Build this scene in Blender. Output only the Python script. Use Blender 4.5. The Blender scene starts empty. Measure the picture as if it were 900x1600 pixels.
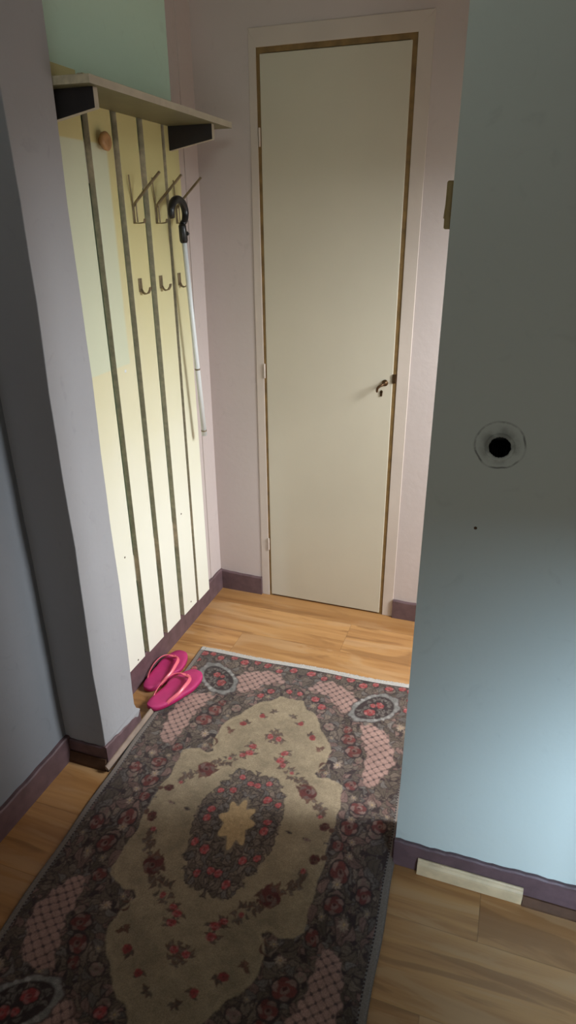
import bpy, bmesh, math, random
import numpy as np
from mathutils import Vector, Matrix
random.seed(7)
rng = np.random.RandomState(11)
scn = bpy.context.scene
COL = scn.collection

# ------------------------------------------------------------------ camera
YAW, PIT, ROL, CAM_H, FPX = 0.3345, -0.4217, -0.0073, 1.5003, 997.5
fw = Vector((-math.sin(YAW)*math.cos(PIT), math.cos(YAW)*math.cos(PIT), math.sin(PIT)))
r0 = Vector((math.cos(YAW), math.sin(YAW), 0)); u0 = r0.cross(fw)
rt = r0*math.cos(ROL) + u0*math.sin(ROL); up = -r0*math.sin(ROL) + u0*math.cos(ROL)
cam = bpy.data.cameras.new('camera'); cam.sensor_fit = 'VERTICAL'; cam.sensor_height = 24
cam.lens = FPX/1600*24; cam.clip_start = .02
co = bpy.data.objects.new('camera', cam); COL.objects.link(co)
co.matrix_world = Matrix(((rt.x, up.x, -fw.x, 0), (rt.y, up.y, -fw.y, 0), (rt.z, up.z, -fw.z, CAM_H), (0, 0, 0, 1)))
scn.camera = co
# ------------------------------------------------------------------ world, lights, exposure
w = bpy.data.worlds.new('world'); scn.world = w; w.use_nodes = True
w.node_tree.nodes['Background'].inputs[0].default_value = (.75, .85, 1, 1)
w.node_tree.nodes['Background'].inputs[1].default_value = .05
scn.view_settings.view_transform = 'Standard'; scn.view_settings.look = 'None'
scn.view_settings.gamma = 1; scn.view_settings.use_curve_mapping = False
scn.view_settings.exposure = 0.0
def area(name, loc, target, sx, sy, power, color, spread=180):
    l = bpy.data.lights.new(name, 'AREA'); l.shape = 'RECTANGLE'; l.size = sx; l.size_y = sy
    l.energy = power; l.color = color; l.spread = math.radians(spread)
    o = bpy.data.objects.new(name, l); COL.objects.link(o); o.location = loc
    d = (Vector(target)-Vector(loc)).normalized(); o.rotation_euler = d.to_track_quat('-Z', 'Y').to_euler()
    return o
area('far_room_window_light', (1.50, 1.56, 1.90), (-.75, 1.95, .35), .55, 1.0, 103.0, (.88, .95, 1))
area('near_room_window_light', (1.45, -1.65, 1.40), (.25, 1.16, .4), .35, .35, 20.0, (.57, .77, 1), 60)
area('near_room_fill_light', (.30, -1.9, .55), (-.1, 1.16, 1.5), 1.1, .8, 3.6, (1, .99, .93), 110)
area('high_fill_light', (.55, -1.0, 2.35), (-1.1, 2.1, 1.95), .5, .25, .35, (.86, 1, .92), 38)  # added fill for the rack top and green wall, no real opening there

# ------------------------------------------------------------------ materials
def nodes(name):
    m = bpy.data.materials.new(name); m.use_nodes = True; nt = m.node_tree
    return m, nt, nt.nodes, nt.links, nt.nodes['Principled BSDF']
def simple(name, col, rough=.6, metal=0, var=.08, scale=8, bump=0, bscale=60, spec=.5):
    m, nt, N, L, P = nodes(name)
    P.inputs['Roughness'].default_value = rough; P.inputs['Metallic'].default_value = metal
    P.inputs['Specular IOR Level'].default_value = spec
    tc = N.new('ShaderNodeTexCoord'); n = N.new('ShaderNodeTexNoise'); n.inputs['Scale'].default_value = scale
    n.inputs['Detail'].default_value = 6; L.new(tc.outputs['Object'], n.inputs['Vector'])
    mp = N.new('ShaderNodeMapRange'); mp.inputs[1].default_value = .3; mp.inputs[2].default_value = .7
    mp.inputs[3].default_value = 1-var; mp.inputs[4].default_value = 1+var
    L.new(n.outputs['Fac'], mp.inputs[0])
    mx = N.new('ShaderNodeVectorMath'); mx.operation = 'SCALE'; mx.inputs[0].default_value = col
    L.new(mp.outputs[0], mx.inputs['Scale']); L.new(mx.outputs[0], P.inputs['Base Color'])
    if bump:
        b = N.new('ShaderNodeBump'); b.inputs['Distance'].default_value = bump; b.inputs['Strength'].default_value = .6
        n2 = N.new('ShaderNodeTexNoise'); n2.inputs['Scale'].default_value = bscale; n2.inputs['Detail'].default_value = 5
        L.new(tc.outputs['Object'], n2.inputs['Vector']); L.new(n2.outputs['Fac'], b.inputs['Height'])
        L.new(b.outputs[0], P.inputs['Normal'])
    return m
def mixcol(N, L, fac, a, b):
    x = N.new('ShaderNodeMix'); x.data_type = 'RGBA'
    if isinstance(fac, (int, float)): x.inputs[0].default_value = fac
    else: L.new(fac, x.inputs[0])
    for i, c in ((6, a), (7, b)):
        if isinstance(c, tuple): x.inputs[i].default_value = (*c, 1)
        else: L.new(c, x.inputs[i])
    return x.outputs[2]
def mth(N, L, op, a, b=None, c=None):
    x = N.new('ShaderNodeMath'); x.operation = op
    for i, v in enumerate((a, b, c)):
        if v is None: continue
        if isinstance(v, (int, float)): x.inputs[i].default_value = v
        else: L.new(v, x.inputs[i])
    return x.outputs[0]
def ramp(N, L, src, lo, hi, a=0, b=1):
    x = N.new('ShaderNodeMapRange'); x.interpolation_type = 'SMOOTHSTEP'
    x.inputs[1].default_value = lo; x.inputs[2].default_value = hi; x.inputs[3].default_value = a; x.inputs[4].default_value = b
    L.new(src, x.inputs[0]); return x.outputs[0]
def wall_paint(name, col, smudge=.12, stain=None):
    """old distemper: soft mottling, fine scuffs, slight roller bump"""
    m, nt, N, L, P = nodes(name); P.inputs['Roughness'].default_value = .75
    P.inputs['Specular IOR Level'].default_value = .3
    tc = N.new('ShaderNodeTexCoord')
    n = N.new('ShaderNodeTexNoise'); n.inputs['Scale'].default_value = 2.2; n.inputs['Detail'].default_value = 8; L.new(tc.outputs['Object'], n.inputs['Vector'])
    s = N.new('ShaderNodeTexNoise'); s.inputs['Scale'].default_value = 14; s.inputs['Detail'].default_value = 9; s.inputs['Distortion'].default_value = 1.5
    L.new(tc.outputs['Object'], s.inputs['Vector'])
    f = ramp(N, L, n.outputs['Fac'], .35, .7, 0, smudge)
    g = ramp(N, L, s.outputs['Fac'], .60, .78, 0, smudge*1.6)
    c = mixcol(N, L, f, col, tuple(k*.72 for k in col))
    c = mixcol(N, L, g, c, tuple(k*.55 for k in col))
    if stain: c = stain(N, L, tc, c)
    L.new(c, P.inputs['Base Color'])
    b = N.new('ShaderNodeBump'); b.inputs['Distance'].default_value = .002; b.inputs['Strength'].default_value = .5
    n2 = N.new('ShaderNodeTexNoise'); n2.inputs['Scale'].default_value = 38; n2.inputs['Detail'].default_value = 6
    L.new(tc.outputs['Object'], n2.inputs['Vector']); L.new(n2.outputs['Fac'], b.inputs['Height']); L.new(b.outputs[0], P.inputs['Normal'])
    return m
def hole_stain(N, L, tc, c):
    # scuffed disc left by a pipe collar around the hole
    sp = N.new('ShaderNodeSeparateXYZ'); L.new(tc.outputs['Object'], sp.inputs[0])
    dx = mth(N, L, 'SUBTRACT', sp.outputs['X'], .001); dz = mth(N, L, 'SUBTRACT', sp.outputs['Z'], 1.136)
    r = mth(N, L, 'SQRT', mth(N, L, 'ADD', mth(N, L, 'POWER', mth(N, L, 'ABSOLUTE', dx), 2), mth(N, L, 'POWER', mth(N, L, 'ABSOLUTE', dz), 2)))
    nz = N.new('ShaderNodeTexNoise'); nz.inputs['Scale'].default_value = 30; nz.inputs['Detail'].default_value = 6; L.new(tc.outputs['Object'], nz.inputs['Vector'])
    r2 = mth(N, L, 'MULTIPLY_ADD', mth(N, L, 'SUBTRACT', nz.outputs['Fac'], .5), .010, r)
    ring = mth(N, L, 'SUBTRACT', 1, ramp(N, L, mth(N, L, 'ABSOLUTE', mth(N, L, 'SUBTRACT', r2, .0435)), .0005, .0028))
    brk = ramp(N, L, nz.outputs['Fac'], .38, .6, .15, .75)
    c = mixcol(N, L, mth(N, L, 'MULTIPLY', ring, brk), c, (.09, .09, .08))
    inner = mth(N, L, 'MULTIPLY', mth(N, L, 'SUBTRACT', 1, ramp(N, L, r2, .024, .044)), ramp(N, L, nz.outputs['Fac'], .4, .62, .1, .7))
    return mixcol(N, L, inner, c, (.17, .17, .15))

M = {}
M['wall_right'] = wall_paint('grey_green_wall_paint', (.63, .68, .62), .10, hole_stain)
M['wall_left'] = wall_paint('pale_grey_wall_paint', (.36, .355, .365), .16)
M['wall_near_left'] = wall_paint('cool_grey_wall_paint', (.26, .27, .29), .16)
M['wall_back'] = wall_paint('mauve_cream_wall_paint', (.565, .475, .445), .10)
M['wall_green'] = wall_paint('mint_wall_paint', (.63, .82, .68), .08)
M['ceiling'] = wall_paint('ceiling_paint', (.82, .81, .76), .1)
M['dark_room'] = wall_paint('dim_room_paint', (.30, .28, .27), .1)
M['skirt'] = simple('purple_brown_skirting_paint', (.125, .073, .078), .55, var=.2, scale=30, bump=.0015, bscale=45)
M['door'] = simple('cream_door_paint', (.575, .51, .40), .5, var=.035, scale=3, bump=.0006, bscale=30)
M['frame'] = simple('cream_frame_paint', (.58, .485, .42), .5, var=.05, scale=5, bump=.001, bscale=40)
M['bare'] = simple('bare_brown_rebate', (.20, .115, .037), .6, var=.35, scale=20)
M['brass'] = simple('dark_old_brass', (.10, .055, .025), .4, metal=.8, var=.2, scale=60)
M['steel'] = simple('dull_nickel', (.30, .24, .16), .38, metal=.9, var=.2, scale=60)
M['black'] = simple('black_plastic', (.012, .011, .012), .28, var=.1, scale=30)
M['white_metal'] = simple('white_enamel', (.78, .80, .80), .3, var=.03, scale=10)
M['dark_panel'] = simple('black_brown_laminate', (.022, .017, .019), .6, var=.15, scale=20)
M['shelf'] = simple('olive_laminate', (.17, .155, .085), .5, var=.1, scale=14)
M['edge_band'] = simple('pale_edge_band', (.48, .43, .34), .5, var=.08, scale=30)
M['board_edge'] = simple('raw_board_edge', (.56, .48, .34), .7, var=.2, scale=60)
M['wood_knob'] = simple('varnished_wood_knob', (.42, .22, .09), .35, var=.2, scale=40)
M['pale_trim'] = simple('pale_pine', (.62, .47, .28), .5, var=.15, scale=25)
M['brown_trim'] = simple('brown_wood_moulding', (.10, .050, .028), .7, spec=.2, var=.2, scale=25)
M['grey_trim'] = simple('worn_wood_moulding', (.25, .18, .135), .55, var=.2, scale=25)
M['switch'] = simple('yellowed_plastic', (.38, .28, .11), .45, var=.15, scale=50)
M['pink'] = simple('magenta_foam', (.50, .032, .15), .6, var=.06, scale=40, bump=.0008, bscale=500)
M['pink_strap'] = simple('coral_rubber', (.84, .15, .20), .3, var=.04, scale=30)
M['pink_side'] = simple('dark_magenta_foam', (.42, .012, .10), .6, var=.06, scale=40)

def slat_paint():
    m, nt, N, L, P = nodes('cream_slat_paint_light_fade'); P.inputs['Roughness'].default_value = .42
    tc = N.new('ShaderNodeTexCoord'); sp = N.new('ShaderNodeSeparateXYZ'); L.new(tc.outputs['Object'], sp.inputs[0])
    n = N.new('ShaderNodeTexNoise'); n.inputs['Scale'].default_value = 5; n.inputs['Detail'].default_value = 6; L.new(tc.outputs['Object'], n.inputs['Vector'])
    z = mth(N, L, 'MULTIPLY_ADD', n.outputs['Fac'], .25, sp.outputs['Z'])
    c = mixcol(N, L, ramp(N, L, z, .5, 1.75), (.86, .84, .72), (.66, .59, .28))  # light painted in: yellow at the dim top, near white at the bright bottom
    # clean rectangle where a mirror hung: y 1.45..1.70, z 1.125..1.695
    wob = mth(N, L, 'MULTIPLY', mth(N, L, 'SUBTRACT', n.outputs['Fac'], .5), .01)
    zz = mth(N, L, 'ADD', sp.outputs['Z'], wob); yy = mth(N, L, 'ADD', sp.outputs['Y'], wob)
    box = mth(N, L, 'MULTIPLY', mth(N, L, 'MULTIPLY', ramp(N, L, zz, 1.122, 1.128), ramp(N, L, zz, 1.700, 1.694)), ramp(N, L, yy, 1.668, 1.655))
    c = mixcol(N, L, mth(N, L, 'MULTIPLY', box, .85), c, (.66, .70, .53))
    L.new(c, P.inputs['Base Color']); return m
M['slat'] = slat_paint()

def floor_mat():
    m, nt, N, L, P = nodes('honey_laminate_planks'); P.inputs['Roughness'].default_value = .33
    tc = N.new('ShaderNodeTexCoord'); sp = N.new('ShaderNodeSeparateXYZ'); L.new(tc.outputs['Object'], sp.inputs[0])
    row = mth(N, L, 'DIVIDE', mth(N, L, 'ADD', sp.outputs['Y'], .134), .192)
    ri = mth(N, L, 'FLOOR', row); fy = mth(N, L, 'FRACT', row)
    wn = N.new('ShaderNodeTexWhiteNoise'); wn.noise_dimensions = '1D'; L.new(ri, wn.inputs['W'])
    px = mth(N, L, 'ADD', mth(N, L, 'DIVIDE', sp.outputs['X'], 1.28), wn.outputs['Value']); fx = mth(N, L, 'FRACT', px)
    wn2 = N.new('ShaderNodeTexWhiteNoise'); wn2.noise_dimensions = '2D'
    cv = N.new('ShaderNodeCombineXYZ'); L.new(ri, cv.inputs[0]); L.new(mth(N, L, 'FLOOR', px), cv.inputs[1]); L.new(cv.outputs[0], wn2.inputs['Vector'])
    # stretched grain
    gx = N.new('ShaderNodeCombineXYZ'); L.new(mth(N, L, 'ADD', mth(N, L, 'MULTIPLY', sp.outputs['X'], 1.6), mth(N, L, 'MULTIPLY', wn2.outputs['Value'], 40)), gx.inputs[0])
    L.new(mth(N, L, 'MULTIPLY', sp.outputs['Y'], 26), gx.inputs[1])
    g = N.new('ShaderNodeTexNoise'); g.inputs['Scale'].default_value = 1.0; g.inputs['Detail'].default_value = 9; g.inputs['Distortion'].default_value = .8; L.new(gx.outputs[0], g.inputs['Vector'])
    gx2 = N.new('ShaderNodeCombineXYZ'); L.new(mth(N, L, 'MULTIPLY', sp.outputs['X'], 1.1), gx2.inputs[0]); L.new(mth(N, L, 'MULTIPLY_ADD', sp.outputs['Y'], 7, mth(N, L, 'MULTIPLY', wn2.outputs['Value'], 9)), gx2.inputs[1])
    g2 = N.new('ShaderNodeTexNoise'); g2.inputs['Scale'].default_value = 1.2; g2.inputs['Detail'].default_value = 4; g2.inputs['Distortion'].default_value = 2.0; L.new(gx2.outputs[0], g2.inputs['Vector'])
    c = mixcol(N, L, ramp(N, L, g.outputs['Fac'], .3, .7), (.37, .17, .055), (.55, .29, .108))
    c = mixcol(N, L, ramp(N, L, g2.outputs['Fac'], .52, .62, 0, .55), c, (.56, .34, .17))
    c = mixcol(N, L, ramp(N, L, g2.outputs['Fac'], .45, .36, 0, .6), c, (.22, .095, .032))
    c = mixcol(N, L, mth(N, L, 'MULTIPLY', wn2.outputs['Value'], .25), c, (.30, .16, .07))
    e = mth(N, L, 'MINIMUM', fy, mth(N, L, 'SUBTRACT', 1, fy)); e2 = mth(N, L, 'MINIMUM', fx, mth(N, L, 'SUBTRACT', 1, fx))
    j = mth(N, L, 'MAXIMUM', ramp(N, L, e, .008, .003), ramp(N, L, e2, .0014, .0006))
    c = mixcol(N, L, mth(N, L, 'MULTIPLY', mth(N, L, 'COMPARE', ri, 12, .1), .45), c, (.26, .12, .04))
    c = mixcol(N, L, mth(N, L, 'MULTIPLY', j, .28), c, (.10, .05, .02))
    L.new(c, P.inputs['Base Color'])
    b = N.new('ShaderNodeBump'); b.inputs['Distance'].default_value = .0006; b.inputs['Strength'].default_value = .5
    L.new(mth(N, L, 'SUBTRACT', g.outputs['Fac'], j), b.inputs['Height']); L.new(b.outputs[0], P.inputs['Normal'])
    return m
M['floor'] = floor_mat()

# ------------------------------------------------------------------ mesh helpers
def link(name, bm, mats, parent=None, smooth=False, bevel=0, seg=2, label=None):
    me = bpy.data.meshes.new(name)
    bmesh.ops.recalc_face_normals(bm, faces=bm.faces)
    bm.to_mesh(me); bm.free()
    for m in (mats if isinstance(mats, (list, tuple)) else [mats]): me.materials.append(m)
    if smooth:
        for p in me.polygons: p.use_smooth = True
    o = bpy.data.objects.new(name, me); COL.objects.link(o)
    if parent: o.parent = parent
    if bevel:
        b = o.modifiers.new('bevel', 'BEVEL'); b.width = bevel; b.segments = seg; b.limit_method = 'ANGLE'; b.angle_limit = math.radians(35)
    if label: o['label'] = label
    return o
def hexa(bm, p, mi=0):
    """8 points: bottom ring 0-3, top ring 4-7"""
    v = [bm.verts.new(q) for q in p]
    out = []
    for f in ((0, 3, 2, 1), (4, 5, 6, 7), (0, 1, 5, 4), (1, 2, 6, 5), (2, 3, 7, 6), (3, 0, 4, 7)):
        fc = bm.faces.new([v[i] for i in f]); fc.material_index = mi; out.append(fc)
    return out
def box(bm, x0, x1, y0, y1, z0, z1, mi=0):
    return hexa(bm, [(x0, y0, z0), (x1, y0, z0), (x1, y1, z0), (x0, y1, z0), (x0, y0, z1), (x1, y0, z1), (x1, y1, z1), (x0, y1, z1)], mi)
def tube(bm, pts, r, n=12, mi=0, cap=True):
    pts = [Vector(p) for p in pts]; rs = r if isinstance(r, (list, tuple)) else [r]*len(pts)
    t0 = (pts[1]-pts[0]).normalized(); a = Vector((0, 0, 1)) if abs(t0.z) < .9 else Vector((1, 0, 0))
    u = t0.cross(a).normalized(); rings = []
    for i, p in enumerate(pts):
        t = (pts[min(i+1, len(pts)-1)]-pts[max(i-1, 0)]).normalized()
        u = (u - t*u.dot(t)).normalized(); v = t.cross(u)
        rings.append([bm.verts.new(p+(u*math.cos(k*2*math.pi/n)+v*math.sin(k*2*math.pi/n))*rs[i]) for k in range(n)])
    for a_, b_ in zip(rings, rings[1:]):
        for k in range(n):
            f = bm.faces.new((a_[k], a_[(k+1) % n], b_[(k+1) % n], b_[k])); f.material_index = mi; f.smooth = True
    if cap:
        bm.faces.new(rings[0][::-1]).material_index = mi; bm.faces.new(rings[-1]).material_index = mi
def strip(bm, pts, w_dir, w, th, mi=0):
    """flat bar following pts, width along w_dir"""
    pts = [Vector(p) for p in pts]; W = Vector(w_dir).normalized()*(w/2); rings = []
    for i, p in enumerate(pts):
        t = (pts[min(i+1, len(pts)-1)]-pts[max(i-1, 0)]).normalized(); n = t.cross(W).normalized()*(th/2)
        rings.append([bm.verts.new(p+q) for q in (W+n, -W+n, -W-n, W-n)])
    for a_, b_ in zip(rings, rings[1:]):
        for k in range(4): bm.faces.new((a_[k], a_[(k+1) % 4], b_[(k+1) % 4], b_[k])).material_index = mi
    bm.faces.new(rings[0][::-1]).material_index = mi; bm.faces.new(rings[-1]).material_index = mi
def lathe(bm, prof, c, axis, n=28, mi=0):
    """prof: (distance along axis, radius)"""
    A = Vector(axis).normalized(); u = A.orthogonal().normalized(); v = A.cross(u); C_ = Vector(c); rings = []
    for d, r in prof:
        if r < 1e-6: rings.append([bm.verts.new(C_+A*d)]); continue
        rings.append([bm.verts.new(C_+A*d+(u*math.cos(k*2*math.pi/n)+v*math.sin(k*2*math.pi/n))*r) for k in range(n)])
    for a_, b_ in zip(rings, rings[1:]):
        for k in range(n):
            if len(a_) == 1: f = bm.faces.new((a_[0], b_[k], b_[(k+1) % n]))
            elif len(b_) == 1: f = bm.faces.new((a_[k], a_[(k+1) % n], b_[0]))
            else: f = bm.faces.new((a_[k], a_[(k+1) % n], b_[(k+1) % n], b_[k]))
            f.material_index = mi; f.smooth = True
def struct(o): o['kind'] = 'structure'; return o
def empty(name, loc=(0, 0, 0), rz=0):
    o = bpy.data.objects.new(name, None); o.empty_display_size = .05; COL.objects.link(o); o.location = loc; o.rotation_euler[2] = rz; return o
def tag(o, label, cat, group=None):
    o['label'] = label; o['category'] = cat
    if group: o['group'] = group
    return o

# ------------------------------------------------------------------ room shell
XL, XP, XW = -1.1198, -.9955, -1.1397      # coat rack wall, pier side, near left wall
YB, YP, YP2, YR = 2.2819, 1.1961, 1.3645, 1.1624
XR = -.1215; YR2 = 1.275; ZC = 2.62; XE = 1.7; YE = -2.1; XD = 1.0

bm = bmesh.new(); box(bm, -1.3, XE+.1, YE-.1, YB+.12, -.08, 0); struct(link('floor', bm, M['floor']))
bm = bmesh.new(); box(bm, -1.3, XE+.1, YE-.1, YB+.12, ZC, ZC+.08); struct(link('ceiling', bm, M['ceiling']))
# back wall with the door opening
bm = bmesh.new()
DX0, DX1, DZ = -.9165, -.3345, 2.068
ybw = YB+.002
for x0, x1, z0, z1 in ((-1.3, DX0, 0, ZC), (DX1, XE+.1, 0, ZC), (DX0, DX1, DZ, ZC)): box(bm, x0, x1, ybw, YB+.12, z0, z1)
struct(link('wall_back', bm, M['wall_back']))
# wall behind the coat rack: mint paint up to y 2.13, mauve beyond, faint rounded corner
bm = bmesh.new()
box(bm, -1.3, XL, YP2-.1, 2.125, 0, ZC, 0)
box(bm, -1.3, XL+.0008, 2.125, YB+.05, 0, ZC, 1)
box(bm, XL, XL+.004, 2.185, YB+.01, 0, ZC, 1)
struct(link('wall_rack_side', bm, [M['wall_green'], M['wall_back']]))
# left wall near the camera
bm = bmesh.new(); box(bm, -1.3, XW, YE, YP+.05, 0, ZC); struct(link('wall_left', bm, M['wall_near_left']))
# pier between the two, hand-plastered so its edges wander a little
def wob(k, z): return .0016*math.sin(z*9+k)+.0011*math.sin(z*23+2*k)
bm = bmesh.new(); zs = [0, .03, .06, .075, .09, .11, .13, .17, .25]+[.25+.1*i for i in range(1, 24)]+[ZC]
rings = []
for z in zs:
    lean = .0085*min(1, max(0, (z-.1))/1.6)
    dy = .022*math.exp(-((z-.072)/.016)**2)
    rings.append([bm.verts.new(p) for p in ((-1.29, YP, z), (XP-.0045+lean+wob(1, z)-(.003 if z < .08 else 0), YP+wob(2, z), z),
                                            (XP+wob(3, z)*.5+dy*.2, YP2-.004+wob(4, z)+dy, z), (-1.29, YP2+wob(4, z), z))])
for a_, b_ in zip(rings, rings[1:]):
    for k in range(4): bm.faces.new((a_[k], a_[(k+1) % 4], b_[(k+1) % 4], b_[k]))
bm.faces.new(rings[-1]); bm.faces.new(rings[0][::-1])
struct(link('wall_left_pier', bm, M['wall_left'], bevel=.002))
# right-hand wall that faces the camera, with a round pipe hole through its face
bm = bmesh.new(); HX, HZ, HR = .0015, 1.1325, .0192; n = 48; s = .10
circ = [bm.verts.new((HX+HR*math.cos(k*2*math.pi/n)*(1+.03*math.sin(5*k)), YR, HZ+HR*math.sin(k*2*math.pi/n)*(1+.03*math.sin(3*k)))) for k in range(n)]
sq = []
for k in range(n):
    a = k*2*math.pi/n; c_, s_ = math.cos(a), math.sin(a); m_ = s/max(abs(c_), abs(s_)); sq.append(bm.verts.new((HX+c_*m_, YR, HZ+s_*m_)))
for k in range(n): bm.faces.new((circ[k], circ[(k+1) % n], sq[(k+1) % n], sq[k]))
inn = [bm.verts.new((v.co.x, YR+.085, v.co.z)) for v in circ]
for k in range(n): bm.faces.new((circ[k], inn[k], inn[(k+1) % n], circ[(k+1) % n])).material_index = 1
bm.faces.new(inn).material_index = 1
def quad(pts, mi=0): bm.faces.new([bm.verts.new(p) for p in pts]).material_index = mi
hx0, hx1, hz0, hz1 = HX-s, HX+s, HZ-s, HZ+s
quad([(XR, YR, 0), (XD+.1, YR, 0), (XD+.1, YR, hz0), (XR, YR, hz0)]); quad([(XR, YR, hz1), (XD+.1, YR, hz1), (XD+.1, YR, ZC), (XR, YR, ZC)])
quad([(XR, YR, hz0), (hx0, YR, hz0), (hx0, YR, hz1), (XR, YR, hz1)]); quad([(hx1, YR, hz0), (XD+.1, YR, hz0), (XD+.1, YR, hz1), (hx1, YR, hz1)])
quad([(XR, YR, 0), (XR, YR, ZC), (XR, YR2, ZC), (XR, YR2, 0)]); quad([(XR, YR2, 0), (XR, YR2, ZC), (XD+.1, YR2, ZC), (XD+.1, YR2, 0)])
quad([(XD+.1, YR, 0), (XD+.1, YR2, 0), (XD+.1, YR2, ZC), (XD+.1, YR, ZC)])
bmesh.ops.remove_doubles(bm, verts=bm.verts, dist=1e-5)
wr = struct(link('wall_right', bm, [M['wall_right'], M['black']]))
# worn rim of plaster round the hole, and a nail hole under it
bm = bmesh.new(); lathe(bm, [(.0, .0195), (.0018, .0205), (.0022, .0225), (.0008, .0262), (-.001, .027)], (HX, YR, HZ), (0, -1, 0), 40)
link('plaster_rim', bm, M['wall_right'], wr)
bm = bmesh.new(); lathe(bm, [(0, .0032), (.0012, .0028), (.0016, 0)], (-.0229, YR, .9677), (0, -1, 0), 12); link('nail_head', bm, M['brass'], wr)
# unseen room walls, and unseen panels added to shape the two window lights
bm = bmesh.new(); box(bm, XE, XE+.1, YE, YB+.1, 0, ZC); struct(link('wall_far_right', bm, M['dark_room']))
bm = bmesh.new(); box(bm, -1.3, XE+.1, YE-.1, YE, 0, ZC); struct(link('wall_behind', bm, M['dark_room']))
bm = bmesh.new()
box(bm, XD, XD+.06, YE, -.85, 0, ZC); box(bm, XD, XD+.06, -.35, YR+.02, 0, ZC); box(bm, XD, XD+.06, -.85, -.35, 1.16, ZC)
struct(link('wall_light_mask_near', bm, M['dark_room']))  # unseen panel added to cut the near window light on the right wall
bm = bmesh.new(); box(bm, .36, .42, YR2-.01, YB+.02, 1.65, ZC); struct(link('wall_light_mask_far', bm, M['wall_back']))  # unseen panel added to keep the far window light off the upper walls

# ------------------------------------------------------------------ skirtings and mouldings
def wavy_band(name, p0, p1, nrm, th, h0, h1, parent=None, n=40, jag=.0025):
    """painted skirting with an uneven top edge"""
    bm = bmesh.new(); p0 = Vector(p0); p1 = Vector(p1); nv = Vector(nrm); last = None
    for i in range(n+1):
        t = i/n; p = p0.lerp(p1, t); h = h0+(h1-h0)*t+jag*(math.sin(i*1.7)+math.sin(i*.53+1))*.5+random.uniform(-jag, jag)*.4
        cur = [bm.verts.new(q) for q in (p-nv*.004, p+nv*th, p+nv*th+Vector((0, 0, h-.004)), p+nv*(th-.003)+Vector((0, 0, h)), p-nv*.004+Vector((0, 0, h)))]
        if last:
            for k in range(5): bm.faces.new((last[k], last[(k+1) % 5], cur[(k+1) % 5], cur[k]))
        else: bm.faces.new(cur)
        last = cur
    bm.faces.new(last[::-1]); return struct(link(name, bm, M['skirt']))
wavy_band('baseboard_back', (XL, ybw, 0), (DX0, ybw, 0), (0, -1, 0), .012, .090, .084, n=12, jag=.0015)
wavy_band('baseboard_back', (DX1, ybw, 0), (.6, ybw, 0), (0, -1, 0), .012, .082, .084)
wavy_band('baseboard_rack_side', (XL, YP2, 0), (XL, ybw, 0), (1, 0, 0), .014, .105, .095)
wavy_band('baseboard_left', (XW, YE, 0), (XW, YP, 0), (1, 0, 0), .014, .095, .085, n=120)
wavy_band('baseboard_left_pier_front', (XW, YP, 0), (XP-.003, YP, 0), (0, -1, 0), .006, .076, .080, n=12)
wavy_band('baseboard_left_pier_side', (XP-.004, YP-.005, 0), (XP-.004, YP2+.016, 0), (1, 0, 0), .006, .082, .066, n=16)
wavy_band('baseboard_right', (XR-.001, YR, 0), (XD, YR, 0), (0, -1, 0), .010, .083, .108, n=90)
wavy_band('baseboard_right_end', (XR, YR2, 0), (XR, YR, 0), (-1, 0, 0), .006, .083, .083, n=8)
def moulding(name, p0, p1, out, w_, h_, mat):
    bm = bmesh.new(); p0 = Vector(p0); p1 = Vector(p1); o_ = Vector(out)
    prof = [(0, 0), (w_, 0), (w_, h_*.25), (w_*.8, h_*.45), (w_*.45, h_*.8), (w_*.3, h_), (0, h_)]
    r = [[bm.verts.new(p+o_*a+Vector((0, 0, b))) for a, b in prof] for p in (p0, p1)]
    k_ = len(prof)
    for k in range(k_): bm.faces.new((r[0][k], r[0][(k+1) % k_], r[1][(k+1) % k_], r[1][k]))
    bm.faces.new(r[0][::-1]); bm.faces.new(r[1]); return link(name, bm, mat)
struct(moulding('trim_1', (XW+.012, YP-.006, 0), (XP-.004, YP-.006, 0), (0, -1, 0), .014, .036, M['brown_trim']))
bm = bmesh.new(); box(bm, XP+.0025, XP+.008, 1.178, 1.43, 0, .014); struct(link('trim_shade_strip', bm, M['dark_panel']))  # dark strip stands in for the shaded gap under the pale moulding
struct(moulding('trim_2', (XP+.0025, 1.172, .014), (XP+.0025, 1.437, .014), (1, 0, 0), .0115, .014, M['grey_trim']))
struct(moulding('trim_3', (.192, YR-.010, 0), (XD, YR-.010, 0), (0, -1, 0), .013, .024, M['brown_trim']))
# pale offcut of skirting leaning on the right wall
bm = bmesh.new()
prof = [(0, 0), (.010, 0), (.011, .004), (.011, .030), (.010, .036), (.0062, .041), (.0055, .046), (.003, .049), (0, .049)]
rings = []
for x in (-.0605, .1905):
    rings.append([bm.verts.new((x, YR-.0105-a, b+.0035)) for a, b in prof])
k_ = len(prof)
for k in range(k_): bm.faces.new((rings[0][k], rings[0][(k+1) % k_], rings[1][(k+1) % k_], rings[1][k]))
bm.faces.new(rings[0][::-1]); bm.faces.new(rings[1])
o = link('wooden_trim_piece', bm, M['pale_trim'], bevel=.0006)
tag(o, 'short pale wooden moulding piece against the purple skirting under the wall with the round hole', 'wooden trim')
o.location.z = -.0035

# ------------------------------------------------------------------ door
d = struct(empty('door_1', (-.636, YB, 0)))
def dpart(name, f, mat, bevel=.0015, parent=None, label=None):
    bm = bmesh.new(); f(bm); bmesh.ops.translate(bm, verts=bm.verts, vec=(.636, -YB, 0)); return link(name, bm, mat, parent or d, bevel=bevel, label=label)
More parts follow.
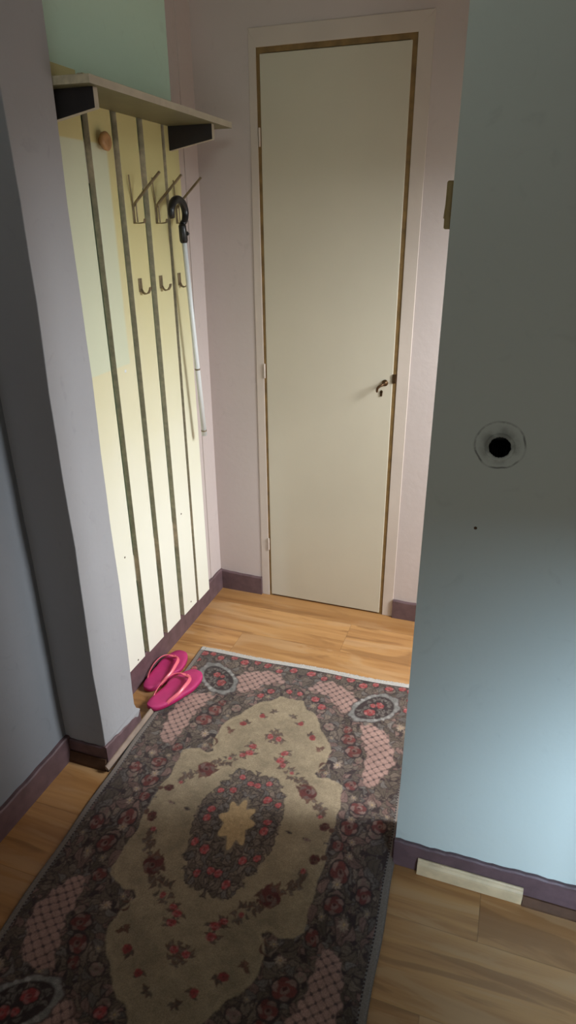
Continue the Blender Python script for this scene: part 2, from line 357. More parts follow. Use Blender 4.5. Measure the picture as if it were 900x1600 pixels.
# leaf, slightly out of square like in the photo
def leaf(bm):
    y0, y1 = YB, YB+.035
    hexa(bm, [(-.8735, y0, .007), (-.3895, y0, .006), (-.3895, y1, .006), (-.8735, y1, .007), (-.8785, y0, 1.9985), (-.3925, y0, 1.9985), (-.3925, y1, 1.9985), (-.8785, y1, 1.9985)])
lf = dpart('door_leaf', leaf, M['door'], .0025)
def jamb_l(bm): hexa(bm, [(-.9165, YB-.001, 0), (-.8815, YB-.001, 0), (-.8815, YB+.1, 0), (-.9165, YB+.1, 0), (-.9165, YB-.001, 2.068), (-.8905, YB-.001, 2.02), (-.8905, YB+.1, 2.02), (-.9165, YB+.1, 2.068)])
def jamb_r(bm): hexa(bm, [(-.3775, YB-.001, 0), (-.3345, YB-.001, 0), (-.3345, YB+.1, 0), (-.3775, YB+.1, 0), (-.3775, YB-.001, 2.02), (-.3310, YB-.001, 2.068), (-.3310, YB+.1, 2.068), (-.3775, YB+.1, 2.02)])
def head(bm): hexa(bm, [(-.8905, YB-.001, 2.016), (-.3775, YB-.001, 2.016), (-.3775, YB+.1, 2.016), (-.8905, YB+.1, 2.016), (-.9165, YB-.001, 2.068), (-.3310, YB-.001, 2.068), (-.3310, YB+.1, 2.068), (-.9165, YB+.1, 2.068)])
dpart('door_jamb', jamb_l, M['frame']); dpart('door_jamb', jamb_r, M['frame']); dpart('door_head', head, M['frame'])
def reb(bm):
    box(bm, -.8960, -.8850, YB+.0015, YB+.05, 0, 2.0); box(bm, -.8850, -.8700, YB+.0015, YB+.05, 0, 2.0); box(bm, -.3990, -.3740, YB+.0015, YB+.05, 0, 2.0); box(bm, -.8960, -.3740, YB+.0015, YB+.05, 2.0, 2.02)
dpart('door_rebate', reb, M['bare'], 0, label='bare brown wooden rebate around the door leaf')
for z in (1.768, .994, .254):
    def hg(bm):
        lathe(bm, [(0, 0), (0, .0030), (.003, .0036), (.052, .0036), (.055, .0030), (.055, 0)], (-.8830+.002*(z < .5), YB-.0025, z-.027), (0, 0, 1), 12)
        for q in (.018, .036): lathe(bm, [(0, .0039), (.0012, .0039)], (-.8830+.002*(z < .5), YB-.0025, z-.027+q), (0, 0, 1), 12)
    dpart('hinge', hg, M['frame'], 0)
def esc(bm): lathe(bm, [(0, .0115), (.003, .0115), (.0045, .0095), (.0045, .006), (.010, .005), (.012, .003), (.012, 0)], (-.4182, YB-.001, .9800), (0, -1, 0), 24)
e_ = dpart('door_lock', esc, M['brass'], 0, label='small dark brass lock rosette with bent lever')
def lev(bm):
    tube(bm, [(-.4182, YB-.010, .980), (-.425, YB-.022, .976), (-.434, YB-.026, .971), (-.440, YB-.027, .964), (-.4415, YB-.027, .955), (-.4412, YB-.026, .950)], [.004, .0045, .0048, .0048, .0045, .0035], 10)
dpart('lock_lever', lev, M['brass'], 0, e_)
def kh(bm):
    lathe(bm, [(0, .0052), (.002, .0052), (.002, 0)], (-.4298, YB-.001, .9475), (0, -1, 0), 16); hexa(bm, [(-.4345, YB-.003, .930), (-.4265, YB-.003, .930), (-.4265, YB, .930), (-.4345, YB, .930), (-.4345, YB-.003, .9475), (-.4251, YB-.003, .9475), (-.4251, YB, .9475), (-.4345, YB, .9475)])
dpart('keyhole_plate', kh, M['brass'], .0006)
def la(bm): box(bm, -.3925, -.3795, YB-.004, YB+.01, .981, 1.012)
dpart('latch_plate', la, M['brass'], .0008)

# ------------------------------------------------------------------ coat rack
XF = XL+.045; XB = XL+.027
RK = empty('wall_coat_rack', (XL, 1.77, 0)); ORG = (-XL, -1.77, 0)
tag(RK, 'tall cream slatted coat rack with shelf and metal hooks on the left wall', 'coat rack')
def rpart(name, bm, mats, bevel=.001, parent=None, label=None, smooth=False):
    # parts keep world-space mesh coordinates; the parent inverse holds the offset
    o = link(name, bm, mats, None, bevel=bevel, label=label, smooth=smooth); o.parent = parent or RK
    o.matrix_parent_inverse = Matrix.Translation(-RK.location) if not parent else Matrix.Identity(4)
    return o
slats = [(1.452, 1.5635), (1.5925, 1.6950), (1.7240, 1.8255), (1.8575, 1.9635), (1.9815, 2.0720)]
for i, (a, b) in enumerate(slats):
    bm = bmesh.new(); z0 = .134-.006*i; top = 1.844
    # board slightly narrower upward on the last one
    fs = hexa(bm, [(XB, a, z0), (XF, a, z0), (XF, b+(.008 if i == 4 else 0), z0-.002), (XB, b+(.008 if i == 4 else 0), z0-.002), (XB, a, top), (XF, a, top), (XF, b-(.006 if i == 4 else 0), top), (XB, b-(.006 if i == 4 else 0), top)])
    for f in fs:
        f.normal_update()
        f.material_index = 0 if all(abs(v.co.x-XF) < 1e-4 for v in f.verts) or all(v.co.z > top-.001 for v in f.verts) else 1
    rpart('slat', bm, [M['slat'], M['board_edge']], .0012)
for z0, z1 in ((.418, .514), (1.604, 1.700)):
    bm = bmesh.new(); fs = box(bm, XL, XB+.0004, 1.445, 2.068, z0, z1); rpart('batten', bm, M['edge_band'], .001)
# shelf
SX, SY0, SY1, SZ = -.914, 1.376, 2.125, 1.795
bm = bmesh.new(); fs = hexa(bm, [(XF+.0005, SY0-.012, SZ-.017), (SX, SY0, SZ-.017), (SX, SY1, SZ-.017), (XF+.0005, SY1, SZ-.017), (XF+.0005, SY0-.012, SZ), (SX, SY0, SZ), (SX, SY1, SZ), (XF+.0005, SY1, SZ)])
fs[3].material_index = 1; fs[2].material_index = 2; fs[4].material_index = 1
rpart('shelf', bm, [M['shelf'], M['edge_band'], M['board_edge']], .0008)
for yb in (1.408, 2.006):
    bm = bmesh.new(); y0, y1 = yb-.001, yb+.016; zt = SZ-.0172
    fs = hexa(bm, [(XF+.0004, y0, 1.712), (-.928, y0, 1.738), (-.928, y1, 1.738), (XF+.0004, y1, 1.712), (XF+.0004, y0, zt), (-.928, y0, zt), (-.928, y1, zt), (XF+.0004, y1, zt)])
    fs[3].material_index = 1; fs[0].material_index = 1
    rpart('shelf_bracket', bm, [M['dark_panel'], M['edge_band']], .0006, label='black tapered panel with a pale edge')
bm = bmesh.new(); lathe(bm, [(0, .010), (.006, .011), (.011, .0205), (.018, .0225), (.022, .019), (.0235, .012), (.0225, .006), (.022, 0)], (XF, 1.6365, 1.702), (1, 0, 0), 28)
rpart('knob', bm, M['wood_knob'], 0, label='round varnished wooden knob')
for y, z in ((1.6349, 1.110), (1.5164, .546), (1.894, .535), (1.5195, .1475), (1.915, .145)):
    bm = bmesh.new(); r = .005 if z > 1 else .0032
    lathe(bm, [(0, r), (.0012, r*.9), (.0016, r*.5), (.0016, 0)], (XF-.0003, y, z), (1, 0, 0), 12)
    rpart('screw', bm, M['white_metal'] if z > 1 else M['brass'], 0)
# hooks
def hat_hook(y):
    bm = bmesh.new(); xf = XF+.0015
    strip(bm, [(xf, y-.009, 1.508), (xf, y-.009, 1.560)], (0, 1, 0), .010, .003)               # plate
    strip(bm, [(xf, y-.009, 1.510), (xf+.018, y-.009, 1.5095), (xf+.032, y-.009, 1.511)], (0, 1, 0), .010, .003)  # lower tab
    strip(bm, [(xf+.032, y-.009, 1.510), (xf+.035, y-.009, 1.521)], (0, 1, 0), .010, .003)
    strip(bm, [(xf+.0015, y-.009, 1.553), (xf+.012, y-.009, 1.566), (xf+.045, y-.008, 1.596), (xf+.089, y-.006, 1.636), (xf+.092, y-.006, 1.6385)], (0, 1, 0), .0075, .0055)
    tube(bm, [(xf+.011, y-.009, 1.512), (xf+.0105, y-.009, 1.563)], .0022, 8)
    strip(bm, [(xf+.001, y-.011, 1.556), (xf+.004, y-.020, 1.590), (xf+.007, y-.029, 1.632)], (0, 1, .2), .0035, .0035)  # thin bar along the slat, modelled in place of the prong's cast shadow
    return rpart('hat_hook', bm, M['steel'], .0006)
def coat_hook(y):
    bm = bmesh.new(); xf = XF+.0015
    strip(bm, [(xf, y, 1.322), (xf, y, 1.360)], (0, 1, 0), .018, .003)
    lathe(bm, [(0, .0028), (.0015, .002), (.002, 0)], (xf+.0012, y, 1.353), (1, 0, 0), 10)
    strip(bm, [(xf+.001, y, 1.330), (xf+.006, y+.001, 1.320), (xf+.014, y+.001, 1.316), (xf+.024, y+.001, 1.319), (xf+.030, y+.001, 1.327), (xf+.033, y+.001, 1.336)], (0, 1, 0), .012, .0032)
    return rpart('coat_hook', bm, M['steel'], .0006)
for y in (1.772, 1.900, 2.030): hat_hook(y)
for y in (1.762, 1.886, 2.008): coat_hook(y)

# ------------------------------------------------------------------ walking stick on the last hook
CX = -1.024
cn = empty('walking_cane', (CX, 2.03, .80)); tag(cn, 'white walking cane with black crook handle hanging on the farthest coat hook', 'cane')
def cpart(name, bm, mat, bevel=0, label=None):
    bmesh.ops.translate(bm, verts=bm.verts, vec=(-CX, -2.03, -.80)); return link(name, bm, mat, cn, bevel=bevel, label=label)
T = Vector((CX+.001, 1.962, 1.455)); B = Vector((CX, 2.022, .803))
bm = bmesh.new(); tube(bm, [T+Vector((0, 0, .02)), T.lerp(B, .5), B], [.0078, .0084, .0094], 18); cpart('shaft', bm, M['white_metal'])
bm = bmesh.new(); tube(bm, [T.lerp(B, .62), T.lerp(B, .628)], .0096, 14); cpart('joint_ring', bm, M['steel'])
bm = bmesh.new(); tube(bm, [T.lerp(B, .968), T.lerp(B, .975)], .0103, 14); cpart('joint_ring', bm, M['steel'])
bm = bmesh.new(); ax = (T-B).normalized()
tube(bm, [T-ax*.002, T+ax*.004, T+ax*.03, T+ax*.047, T+ax*.054], [.0105, .0128, .0125, .0118, .0085], 16)
c0 = T+ax*.083+Vector((0, -.012, .002)); pts = [T+ax*.05, T+ax*.056+Vector((0, .010, 0))]
for k in range(15):
    a = math.radians(-40+k*17.5); pts.append(c0+Vector((-.001*k*.3, .043*math.cos(a), .036*math.sin(a))))
tube(bm, pts, [.0085, .0092]+[.0100+.0020*math.sin(k/14*math.pi) for k in range(14)]+[.0088], 14)
tube(bm, [T+ax*.020+Vector((.010, .006, 0)), T+ax*.024+Vector((.014, .008, 0)), T+ax*.030+Vector((.010, .006, 0))], [.003, .005, .003], 8)
cpart('handle', bm, M['black'], label='black curved plastic handle')

# ------------------------------------------------------------------ light switch on the end face of the right wall
SWY, SWZ = 1.2180, 1.529
sw = empty('light_switch', (XR, SWY, SWZ)); tag(sw, 'yellowed plastic light switch on the narrow end of the right wall', 'light switch')
bm = bmesh.new(); box(bm, -.0125, 0, -.037, .037, -.036, .036); link('switch_plate', bm, M['switch'], sw, bevel=.003, seg=3)
bm = bmesh.new(); hexa(bm, [(-.0165, -.015, -.020), (-.012, -.015, -.020), (-.012, .015, -.020), (-.0165, .015, -.020), (-.0135, -.015, .020), (-.012, -.015, .020), (-.012, .015, .020), (-.0135, .015, .020)])
link('rocker', bm, M['switch'], sw, bevel=.001)

# ------------------------------------------------------------------ flip-flops
def outline(L_, W_, n=56):
    """foot-shaped sole, heel at y=0, toe at y=L"""
    pts = []
    for k in range(n):
        t = k/n*2*math.pi; s_, c_ = math.sin(t), math.cos(t)
        y = L_*(.5-.5*c_); u = y/L_
        wv = W_*.5*(.77+.23*min(1, max(0, (u-.25)/.4)) - .07*math.exp(-((u-.42)/.13)**2))
        x = wv*(abs(s_)**.72)*(1 if s_ > 0 else -1)
        pts.append((x+.004*math.sin(u*math.pi)*(1 if u > .5 else -1)*.5, y))
    return pts
def flip_flop(heel, toe, z, roll, mirror, label, W0=.108):
    hv, tv = Vector(heel), Vector(toe); L_ = (tv-hv).length; ang = math.atan2(tv.y-hv.y, tv.x-hv.x)-math.pi/2
    r = empty('flip_flop', (heel[0], heel[1], z), ang); r.rotation_euler[1] = roll
    tag(r, label, 'flip-flop', 'pink flip-flops by the pillar')
    bm = bmesh.new(); o_ = outline(L_, W0); rs = []
    prof = [(0, .93), (.004, .985), (.012, 1.0), (.0175, .985), (.0195, .95)]
    cy = L_/2
    for zz, sc in prof:
        rs.append([bm.verts.new((x*sc*mirror, cy+(y-cy)*(1-(1-sc)*.45), zz+.004*(abs(y-cy)/cy)**3)) for x, y in o_])
    for i, (a_, b_) in enumerate(zip(rs, rs[1:])):
        for k in range(len(o_)):
            f = bm.faces.new((a_[k], a_[(k+1) % len(o_)], b_[(k+1) % len(o_)], b_[k])); f.smooth = True; f.material_index = 1 if i < 2 else 0
    inner = rs[-1]
    for sc in (.8, .6, .4, .2):
        nr = [bm.verts.new((x*sc*.95*mirror, cy+(y-cy)*sc*.975, .0195+.004*(abs(y-cy)/cy*sc)**3-.0012*(1-sc))) for x, y in o_]
        for k in range(len(o_)):
            f = bm.faces.new((inner[k], inner[(k+1) % len(o_)], nr[(k+1) % len(o_)], nr[k])); f.smooth = True
        inner = nr
    bm.faces.new(inner); bm.faces.new(rs[0][::-1]).material_index = 1
    link('sole', bm, [M['pink'], M['pink_side']], r)
    # Y strap: two arms rising from the sides to a rounded toe yoke, thong post between the toes
    bm = bmesh.new(); ty = L_*.81
    arm = lambda sx: [(sx*.0365, L_*.19, .010), (sx*.0440, L_*.25, .022), (sx*.0535, L_*.40, .033), (sx*.0515, L_*.53, .041), (sx*.0430, L_*.65, .043), (sx*.0255, L_*.725, .040), (0, L_*.745, .037)]
    for sx in (-1, 1):
        P_ = arm(sx)
        # smooth by Catmull-Rom
        Q = [Vector(P_[0])]+[Vector(p) for p in P_]+[Vector(P_[-1])]; out = []
        for i in range(1, len(Q)-2):
            for k in range(5):
                t = k/5; a_, b_, c_, d_ = Q[i-1], Q[i], Q[i+1], Q[i+2]
                out.append(.5*((2*b_)+(c_-a_)*t+(2*a_-5*b_+4*c_-d_)*t*t+(3*b_-a_-3*c_+d_)*t**3))
        out.append(Q[-1])
        rs = []
        for p in out: p.x *= W0/.122*.95
        for i, p in enumerate(out):
            t = (out[min(i+1, len(out)-1)]-out[max(i-1, 0)]).normalized(); side = t.cross(Vector((sx*.75, 0, .66))).normalized()
            nn = side.cross(t).normalized(); wd = .0056+.0018*(i/len(out)); th = .0022
            rs.append([bm.verts.new(p+side*wd*math.cos(q)+nn*th*math.sin(q)) for q in [k*math.pi/5 for k in range(10)]])
        for a_, b_ in zip(rs, rs[1:]):
            for k in range(10): bm.faces.new((a_[k], a_[(k+1) % 10], b_[(k+1) % 10], b_[k])).smooth = True
        bm.faces.new(rs[0][::-1]); bm.faces.new(rs[-1])
    tube(bm, [(0, L_*.742, .037), (0, ty-.008, .032), (0, ty-.002, .024), (0, ty, .014)], [.0050, .0048, .0040, .0038], 10)
    link('strap', bm, M['pink_strap'], r, label='lighter coral pink rubber strap')
    return r
flip_flop((-1.064, 1.530), (-1.042, 1.765), 0.0002, 0, 1, 'pink flip-flop next to the coat rack skirting, behind the other one', .100)
flip_flop((-.999, 1.440), (-.924, 1.666), .0098, math.radians(-2.5), -1, 'pink flip-flop in front, lying half on the edge of the floral rug')

# ------------------------------------------------------------------ rug
HU, HV, STEP = .42, .71, .00175
W_, H_ = int(HU/STEP), int(HV/STEP)           # one quarter
gu = (np.arange(W_)+.5)*STEP; gv = (np.arange(H_)+.5)*STEP
U, V = np.meshgrid(gu, gv)                    # [H_,W_]
DARK = np.array((.040, .026, .025)); CREAM = np.array((.275, .21, .135)); TAUPE = np.array((.155, .115, .088))
GREY = np.array((.135, .112, .098)); PINKB = np.array((.245, .15, .125)); RED = np.array((.27, .045, .045)); DRED = np.array((.10, .028, .024))
BAND = np.array((.40, .37, .34)); GOLD = np.array((.40, .27, .14)); BROWN = np.array((.10, .05, .035)); PINK = np.array((.32, .12, .11))
img = np.zeros((H_, W_, 3)); img[:] = DARK
def jit(c, a=.12): return np.clip(c*(1+rng.uniform(-a, a)), 0, 1)
def win(cx, cy, r):
    i0, i1 = max(0, int((cy-r)/STEP)), min(H_, int((cy+r)/STEP)+2); j0, j1 = max(0, int((cx-r)/STEP)), min(W_, int((cx+r)/STEP)+2)
    return (slice(i0, i1), slice(j0, j1)) if i1 > i0 and j1 > j0 else None
def blend(s, mask, col, a=1.0):
    m = np.clip(mask, 0, 1)[..., None]*a; img[s] = img[s]*(1-m)+col*m
def leafp(cx, cy, ang, L_, W2, col, outl=None, vein=True):
    s = win(cx, cy, L_*1.3)
    if s is None: return
    du, dv = U[s]-cx, V[s]-cy; x = du*math.cos(ang)+dv*math.sin(ang); y = -du*math.sin(ang)+dv*math.cos(ang)
    y = y+.12*x*x/L_*6
    f = lambda g: np.clip(((W2+g)*(1-(x/(L_+g))**2)-np.abs(y))/STEP*.9+.5, 0, 1)*(np.abs(x) < L_+g)
    if outl is not None: blend(s, f(.0022), outl)
    blend(s, f(0), col)
    if vein and W2 > .004: blend(s, f(-.001)*(np.abs(y) < .0009), col*.6)
def disc(cx, cy, r, col, a=1.0, sq=1, ang=0):
    s = win(cx, cy, r*1.4)
    if s is None: return
    du, dv = U[s]-cx, V[s]-cy; x = du*math.cos(ang)+dv*math.sin(ang); y = (-du*math.sin(ang)+dv*math.cos(ang))/sq
    blend(s, (r-np.hypot(x, y))/STEP*.9+.5, col, a)
def rose(cx, cy, r, c1=RED, c2=PINK, outl=DARK):
    if outl is not None: disc(cx, cy, r*1.22, outl)
    k = 6; a0 = rng.uniform(0, 6)
    for i in range(k): disc(cx+math.cos(a0+i*6.283/k)*r*.55, cy+math.sin(a0+i*6.283/k)*r*.55, r*.5, jit(c1 if i % 2 else c2, .2))
    disc(cx, cy, r*.55, jit(c1, .2)); disc(cx+r*.1, cy+r*.12, r*.36, jit(c2)); disc(cx+r*.05, cy, r*.2, c1*.5)
def daisy(cx, cy, r, c=None):
    c = TAUPE*1.5 if c is None else c; a0 = rng.uniform(0, 6)
    for i in range(7): leafp(cx+math.cos(a0+i*.898)*r*.6, cy+math.sin(a0+i*.898)*r*.6, a0+i*.898, r*.45, r*.2, jit(c), None, False)
    disc(cx, cy, r*.22, GOLD)
# field outline
FO = [(0, .515), (.045, .512), (.062, .480), (.092, .466), (.109, .452), (.126, .424), (.134, .396), (.160, .372), (.172, .355), (.184, .315), (.181, .270), (.166, .240), (.158, .222), (.172, .208), (.200, .212), (.228, .209), (.244, .190), (.249, .165), (.248, .10), (.247, 0)]
poly = np.array(FO+[(0, 0)])
def inpoly(P_, x, y):
    r = np.zeros(x.shape, bool); n_ = len(P_); j = n_-1
    for i in range(n_):
        xi, yi = P_[i]; xj, yj = P_[j]
        c_ = ((yi > y) != (yj > y)) & (x < (xj-xi)*(y-yi)/(yj-yi+1e-12)+xi); r ^= c_; j = i
    return r
def blur(a, n_=1):
    for _ in range(n_):
        p = np.pad(a, 1, 'edge'); a = (p[:-2, 1:-1]+p[2:, 1:-1]+p[1:-1, :-2]+p[1:-1, 2:]+4*p[1:-1, 1:-1])/8
    return a
ww = .004*np.sin(V*90)+.003*np.sin(U*140+1)
field = inpoly(poly, U+ww*.6, V+.003*np.sin(U*120))
# 1. dark floral ground: crowd of leaves, petals
cnt = 0
for _ in range(1700):
    cx, cy = rng.uniform(0, HU), rng.uniform(0, HV); a = rng.uniform(0, 6.28); L_ = rng.uniform(.010, .023)
    c = [TAUPE, GREY, TAUPE*.8, PINKB*.7, TAUPE*.62][rng.randint(5)]
    leafp(cx, cy, a, L_, L_*rng.uniform(.38, .6), jit(c, .2), DARK)
for _ in range(26):
    cx, cy = rng.uniform(.03, HU-.03), rng.uniform(0, HV-.03); r = rng.uniform(.012, .019)
    rose(cx, cy, r, PINKB*.8, TAUPE*1.1)
for _ in range(34):
    daisy(rng.uniform(.02, HU-.02), rng.uniform(0, HV-.03), rng.uniform(.008, .012))
# outer meander of red roses in the corner and along the ends
for cx, cy in ((.39, .668), (.355, .672), (.315, .66), (.27, .672), (.225, .660), (.18, .672), (.13, .668), (.085, .650), (.03, .665), (.395, .62), (.385, .57), (.395, .51), (.02, .55), (.075, .535), (.11, .50)):
    rose(cx+rng.uniform(-.004, .004), cy+rng.uniform(-.004, .004), rng.uniform(.010, .015), RED, PINK)
# big dark roses flanking the field (brown-red)
for cx, cy, r in ((.225, .385, .022), (.245, .335, .024), (.215, .425, .015), (.27, .20, .016), (.30, .13, .020), (.29, .06, .022), (.36, .09, .019), (.275, .0, .015)):
    rose(cx, cy, r, DRED*1.2, PINKB*.75)
daisy(.215, .272, .013, TAUPE*2); daisy(.29, .085, .012, TAUPE*1.9); daisy(.31, .02, .011, TAUPE*1.9); daisy(.375, .48, .012, TAUPE*2)
# 2. trellis patches
def lattice(P_, pitch=.0205):
    m = inpoly(np.array(P_), U+.004*np.sin(V*130), V+.004*np.sin(U*150)); m = blur(m.astype(float), 2)
    a = (U+V)/pitch*.72; b = (U-V)/pitch*.72
    fa, fb = np.abs(a-np.round(a)), np.abs(b-np.round(b))
    line = np.minimum(fa, fb); node = np.hypot(fa, fb)
    c = np.zeros_like(img); c[:] = PINKB*1.4
    tone = (.9+.2*rng.rand(*U.shape))[..., None]; c *= tone
    k = (line < .10)[..., None]; c = np.where(k, PINKB*.95, c)
    half = np.hypot(np.abs(a-np.floor(a)-.5), fb); half2 = np.hypot(fa, np.abs(b-np.floor(b)-.5))
    c = np.where((node < .20)[..., None], DARK*2.2, c)
    img[:] = img*(1-m[..., None])+c*m[..., None]
lattice([(.045, .585), (.07, .625), (.13, .640), (.20, .605), (.225, .560), (.205, .505), (.165, .505), (.12, .555)])
lattice([(.255, .455), (.30, .462), (.335, .445), (.362, .38), (.368, .325), (.352, .26), (.325, .205), (.295, .225), (.288, .275), (.285, .34), (.270, .40)])
# 3. corner cartouche
CA = math.radians(44); cc = (.282, .548)
du, dv = U-cc[0], V-cc[1]; x = du*math.cos(CA)+dv*math.sin(CA); y = -du*math.sin(CA)+dv*math.cos(CA)
rr = np.hypot(x/.098, y/.060); th = np.arctan2(y/.060, x/.098); sc_ = 1+.05*np.cos(th*9)
blend((slice(None), slice(None)), (sc_*1.06-rr)*14, DARK*1.6); 
fr = np.clip((sc_-rr)*14, 0, 1); blend((slice(None), slice(None)), fr, BAND*.50)
inn_ = np.clip((.81-rr)*16, 0, 1); sav = img.copy(); blend((slice(None), slice(None)), inn_, DARK)
for _ in range(46):
    a = rng.uniform(0, 6.28); q = math.sqrt(rng.rand())*.66; lx, ly = q*.098*math.cos(a), q*.060*math.sin(a)
    leafp(cc[0]+lx*math.cos(CA)-ly*math.sin(CA), cc[1]+lx*math.sin(CA)+ly*math.cos(CA), rng.uniform(0, 6), .009, .0045, jit(GREY*1.15, .2), DARK)
for lx, ly, r in ((-.030, -.006, .017), (.022, .004, .014), (.0, .016, .009)):
    rose(cc[0]+lx*math.cos(CA)-ly*math.sin(CA), cc[1]+lx*math.sin(CA)+ly*math.cos(CA), r, RED, PINK)
for k in range(22):
    a = k/22*6.283; lx, ly = .086*math.cos(a), .053*math.sin(a)
    disc(cc[0]+lx*math.cos(CA)-ly*math.sin(CA), cc[1]+lx*math.sin(CA)+ly*math.cos(CA), .0062, BAND*rng.uniform(.4, .8))
# 4. cream field
fm = blur(field.astype(float), 1)
sh = CREAM*(1+.10*np.sin(U*70+np.sin(V*40)*2)[..., None]*np.sin(V*55)[..., None])
edge = blur(field.astype(float), 60); sh = sh*(1.08-.12*np.clip((edge-.5)*4, 0, 1))[..., None]
inner_sc = np.abs(edge-.80) < .02
sh = np.where(inner_sc[..., None], sh*.84, sh)
img = img*(1-fm[..., None])+sh*fm[..., None]
for (a_, b_) in zip(FO[:-1], FO[1:]):                      # pale scalloped rim
    for t in np.linspace(0, 1, 6)[:-1]:
        cx, cy = a_[0]+(b_[0]-a_[0])*t-.006, a_[1]+(b_[1]-a_[1])*t-.006; disc(cx, cy, .0045, CREAM*1.12, .7)
def spray(cx, cy, n_=6, rad=.02, col=TAUPE*.8, red=None):
    for _ in range(n_): 
        a = rng.uniform(0, 6.28); q = rng.uniform(.3, 1)*rad; leafp(cx+q*math.cos(a), cy+q*math.sin(a), a+rng.uniform(-.5, .5), rng.uniform(.006, .010), .0036, jit(col, .25), BROWN if rng.rand() < .5 else None, False)
    if red is not None: rose(cx, cy, red, RED, PINK, None)
# garland ring
for cx, cy, n_, rad, rd in ((.0, .335, 4, .010, None), (.052, .268, 6, .016, .011), (.050, .238, 5, .016, .012), (.064, .222, 4, .014, .009), (.098, .200, 9, .022, .006), (.128, .172, 6, .016, None),
                            (.196, .100, 8, .018, None), (.205, .075, 5, .014, .006), (.185, .118, 5, .014, None), (.015, .325, 9, .024, .010), (.0, .345, 6, .02, None)):
    spray(cx, cy, n_, rad, TAUPE*.75, rd)
rose(.152, .145, .025, DRED, BROWN*1.2, None); spray(.152, .145, 8, .028, BROWN*1.1); rose(.152, .145, .021, DRED, PINKB*.55, None)
rose(.226, .045, .013, DRED*.8, BROWN, None); disc(.246, .038, .007, BROWN)
for cx, cy, r in ((.065, .405, .010), (.114, .356, .011)): spray(cx, cy, 4, .016, TAUPE*.6); rose(cx, cy, r, RED, DRED*1.8, None)
spray(.15, .318, 6, .012, BROWN*1.5); spray(.030, .435, 4, .012, TAUPE*.6); leafp(.168, .262, .9, .020, .004, BROWN); leafp(.175, .24, .7, .016, .003, BROWN)
# 5. central wreath and star
we = np.hypot(U/.112, V/.183); wth = np.arctan2(V/.183, U/.112); wm = (1+.07*np.cos(wth*11)-we)*14
blend((slice(None), slice(None)), wm, TAUPE*.85, .75)
for _ in range(120):
    a = rng.uniform(-.05, 1.62); q = rng.uniform(.42, 1.03); cx, cy = q*.108*math.cos(a), q*.180*math.sin(a)
    leafp(cx, cy, rng.uniform(0, 6.28), rng.uniform(.009, .016), rng.uniform(.0045, .0075), jit([TAUPE*.9, GREY, TAUPE*1.2, TAUPE*.75][rng.randint(4)], .2), DARK*.8)
for a, q, r in ((.1, .74, .010), (.5, .90, .009), (.80, .68, .011), (1.15, .88, .009), (1.45, .72, .009)):
    rose(q*.108*math.cos(a), q*.180*math.sin(a), r, RED*1.1, PINK, DARK)
sr = np.hypot(U/.046, V/.062); sth = np.arctan2(V/.062, U/.046); blend((slice(None), slice(None)), (1+.18*np.cos(sth*8)-sr)*12, GOLD)
for k in range(7): disc(rng.uniform(0, .03), rng.uniform(0, .04), .004, GOLD*rng.choice([.75, 1.2]), .6)
# mirror to the whole rug, then borders and wear that are not mirrored
q = img; right = q; full = np.concatenate([np.concatenate([q[::-1, ::-1], q[::-1]], 1), np.concatenate([q[:, ::-1], q], 1)], 0)
FH, FW = full.shape[:2]
uu = (np.arange(FW)+.5)*STEP-W_*STEP; vv = (np.arange(FH)+.5)*STEP-H_*STEP; UU, VV = np.meshgrid(uu, vv)
# hand-knotted irregularity: resample with a gentle warp
wu = .0030*np.sin(VV*31+1.3)+.0022*np.sin(UU*43+VV*21); wv_ = .0030*np.sin(UU*37+.7)+.0022*np.sin(VV*47-UU*19)
VS = np.where(VV < 0, -np.interp(-VV, [0, .265, .34, .52, .71], [0, .21, .30, .50, .71]), VV)
ii = np.clip(((VS+wv_)/STEP+H_).astype(int), 0, FH-1); jj = np.clip(((UU+wu)/STEP+W_).astype(int), 0, FW-1)
full = full[ii, jj]
def fnoise(sh_, cell):
    a = rng.rand(sh_[0]//cell+3, sh_[1]//cell+3); y_ = np.arange(sh_[0])/cell; x_ = np.arange(sh_[1])/cell
    i = y_.astype(int); j = x_.astype(int); fy = (y_-i)[:, None]; fx = (x_-j)[None]
    return a[i][:, j]*(1-fy)*(1-fx)+a[i+1][:, j]*fy*(1-fx)+a[i][:, j+1]*(1-fy)*fx+a[i+1][:, j+1]*fy*fx
full = full*(.86+.28*fnoise((FH, FW), 24))[..., None]*(.82+.36*rng.rand(FH, FW))[..., None]*(.9+.2*fnoise((FH, FW), 5))[..., None]
full = np.stack([blur(full[..., k], 1) for k in range(3)], -1)
eu = HU-np.abs(UU); ev = HV-np.abs(VV)
def put(mask, col): 
    global full
    full = np.where(mask[..., None], col*(.85+.3*rng.rand(FH, FW))[..., None], full)
dash = (np.sin(VV*700) > -.2)
put((eu < .0215) | (ev < .0295), DARK*1.1)
put((eu < .0180), np.array((.20, .165, .14))); put(ev < .0250, BAND*1.15)
put((eu < .0215) & (eu > .0180) & ~dash, BAND*.4)
put(eu < .0035, TAUPE)
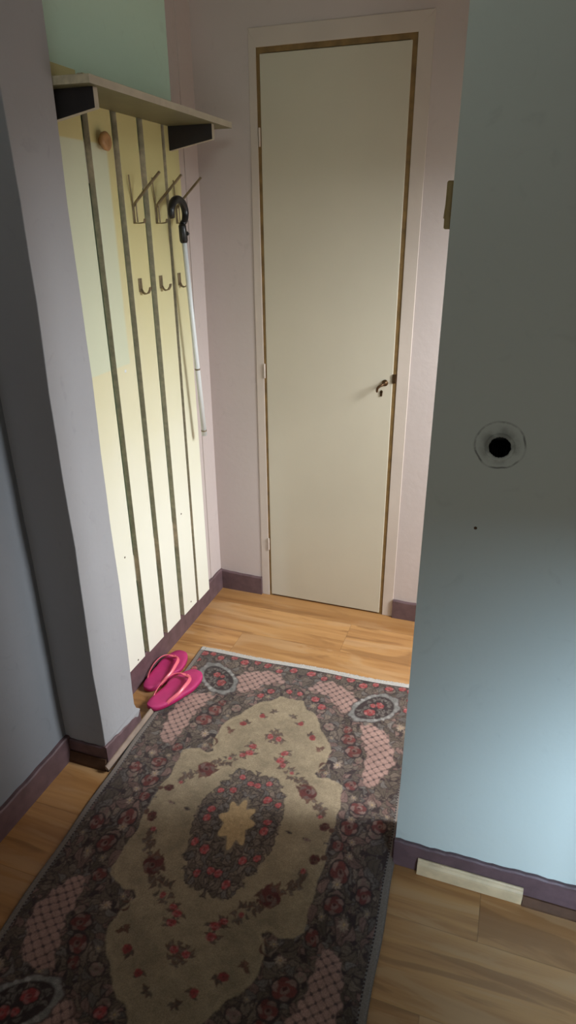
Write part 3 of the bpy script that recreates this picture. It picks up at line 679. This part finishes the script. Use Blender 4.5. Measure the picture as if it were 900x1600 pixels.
# geometry
me = bpy.data.meshes.new('rug')
bul = 1+.030*(1-(VV/HV)**2)
uw = UU*bul+.0015*np.sin(VV*24)*(np.abs(UU)/HU)**3; vw = VV+.003*np.sin(UU*15+1)*(np.abs(VV)/HV)**4
vw = vw + np.where(VV > 0, 1, -1)*(ev < .004)*(rng.rand(FH, FW)-.5)*.006
lum = full.mean(2)
zz = .0072+.0006*(rng.rand(FH, FW)-.5)+.0012*fnoise((FH, FW), 40)+.0004*fnoise((FH, FW), 6)+np.clip(lum-.1, -.05, .1)*.004
drop = np.clip(np.minimum(eu, ev)/.005, 0, 1)**.5; zz = .0006+(zz-.0006)*drop
zz = np.where(ev < .024, np.minimum(zz, .0048+.0006*rng.rand(FH, FW)), zz)
th_ = math.radians(2.2); RCX, RCY = -.5485, 1.14
X_ = RCX+uw*math.cos(th_)-vw*math.sin(th_); Y_ = RCY+uw*math.sin(th_)+vw*math.cos(th_)
co_ = np.stack([X_-RCX, Y_-RCY, zz], -1).reshape(-1, 3).astype(np.float32)
idx = np.arange(FH*FW).reshape(FH, FW); qd = np.stack([idx[:-1, :-1], idx[:-1, 1:], idx[1:, 1:], idx[1:, :-1]], -1).reshape(-1, 4)
me.vertices.add(len(co_)); me.vertices.foreach_set('co', co_.ravel())
me.loops.add(qd.size); me.loops.foreach_set('vertex_index', qd.ravel().astype(np.int32))
me.polygons.add(len(qd)); me.polygons.foreach_set('loop_start', (np.arange(len(qd))*4).astype(np.int32)); me.polygons.foreach_set('loop_total', np.full(len(qd), 4, np.int32))
me.update(calc_edges=True); me.validate()
ca = me.color_attributes.new('pile', 'FLOAT_COLOR', 'POINT')
ca.data.foreach_set('color', np.concatenate([np.clip(full, 0, 1), np.ones((FH, FW, 1))], 2).astype(np.float32).ravel())
m, nt, N, L, P = nodes('woven_floral_pile'); at = N.new('ShaderNodeAttribute'); at.attribute_name = 'pile'
tc = N.new('ShaderNodeTexCoord'); n1 = N.new('ShaderNodeTexNoise'); n1.inputs['Scale'].default_value = 700; n1.inputs['Detail'].default_value = 2; L.new(tc.outputs['Object'], n1.inputs['Vector'])
sc1 = N.new('ShaderNodeVectorMath'); sc1.operation = 'SCALE'; L.new(at.outputs['Color'], sc1.inputs[0]); L.new(ramp(N, L, n1.outputs['Fac'], .3, .7, .8, 1.2), sc1.inputs['Scale'])
L.new(sc1.outputs[0], P.inputs['Base Color']); P.inputs['Roughness'].default_value = .95; P.inputs['Specular IOR Level'].default_value = .1
P.inputs['Sheen Weight'].default_value = .25; P.inputs['Sheen Roughness'].default_value = .5
me.materials.append(m)
ro = bpy.data.objects.new('rug', me); COL.objects.link(ro); ro.location = (RCX, RCY, 0)
tag(ro, 'floral rug with cream medallion, dark rose border and pale edge on the wooden floor', 'rug')
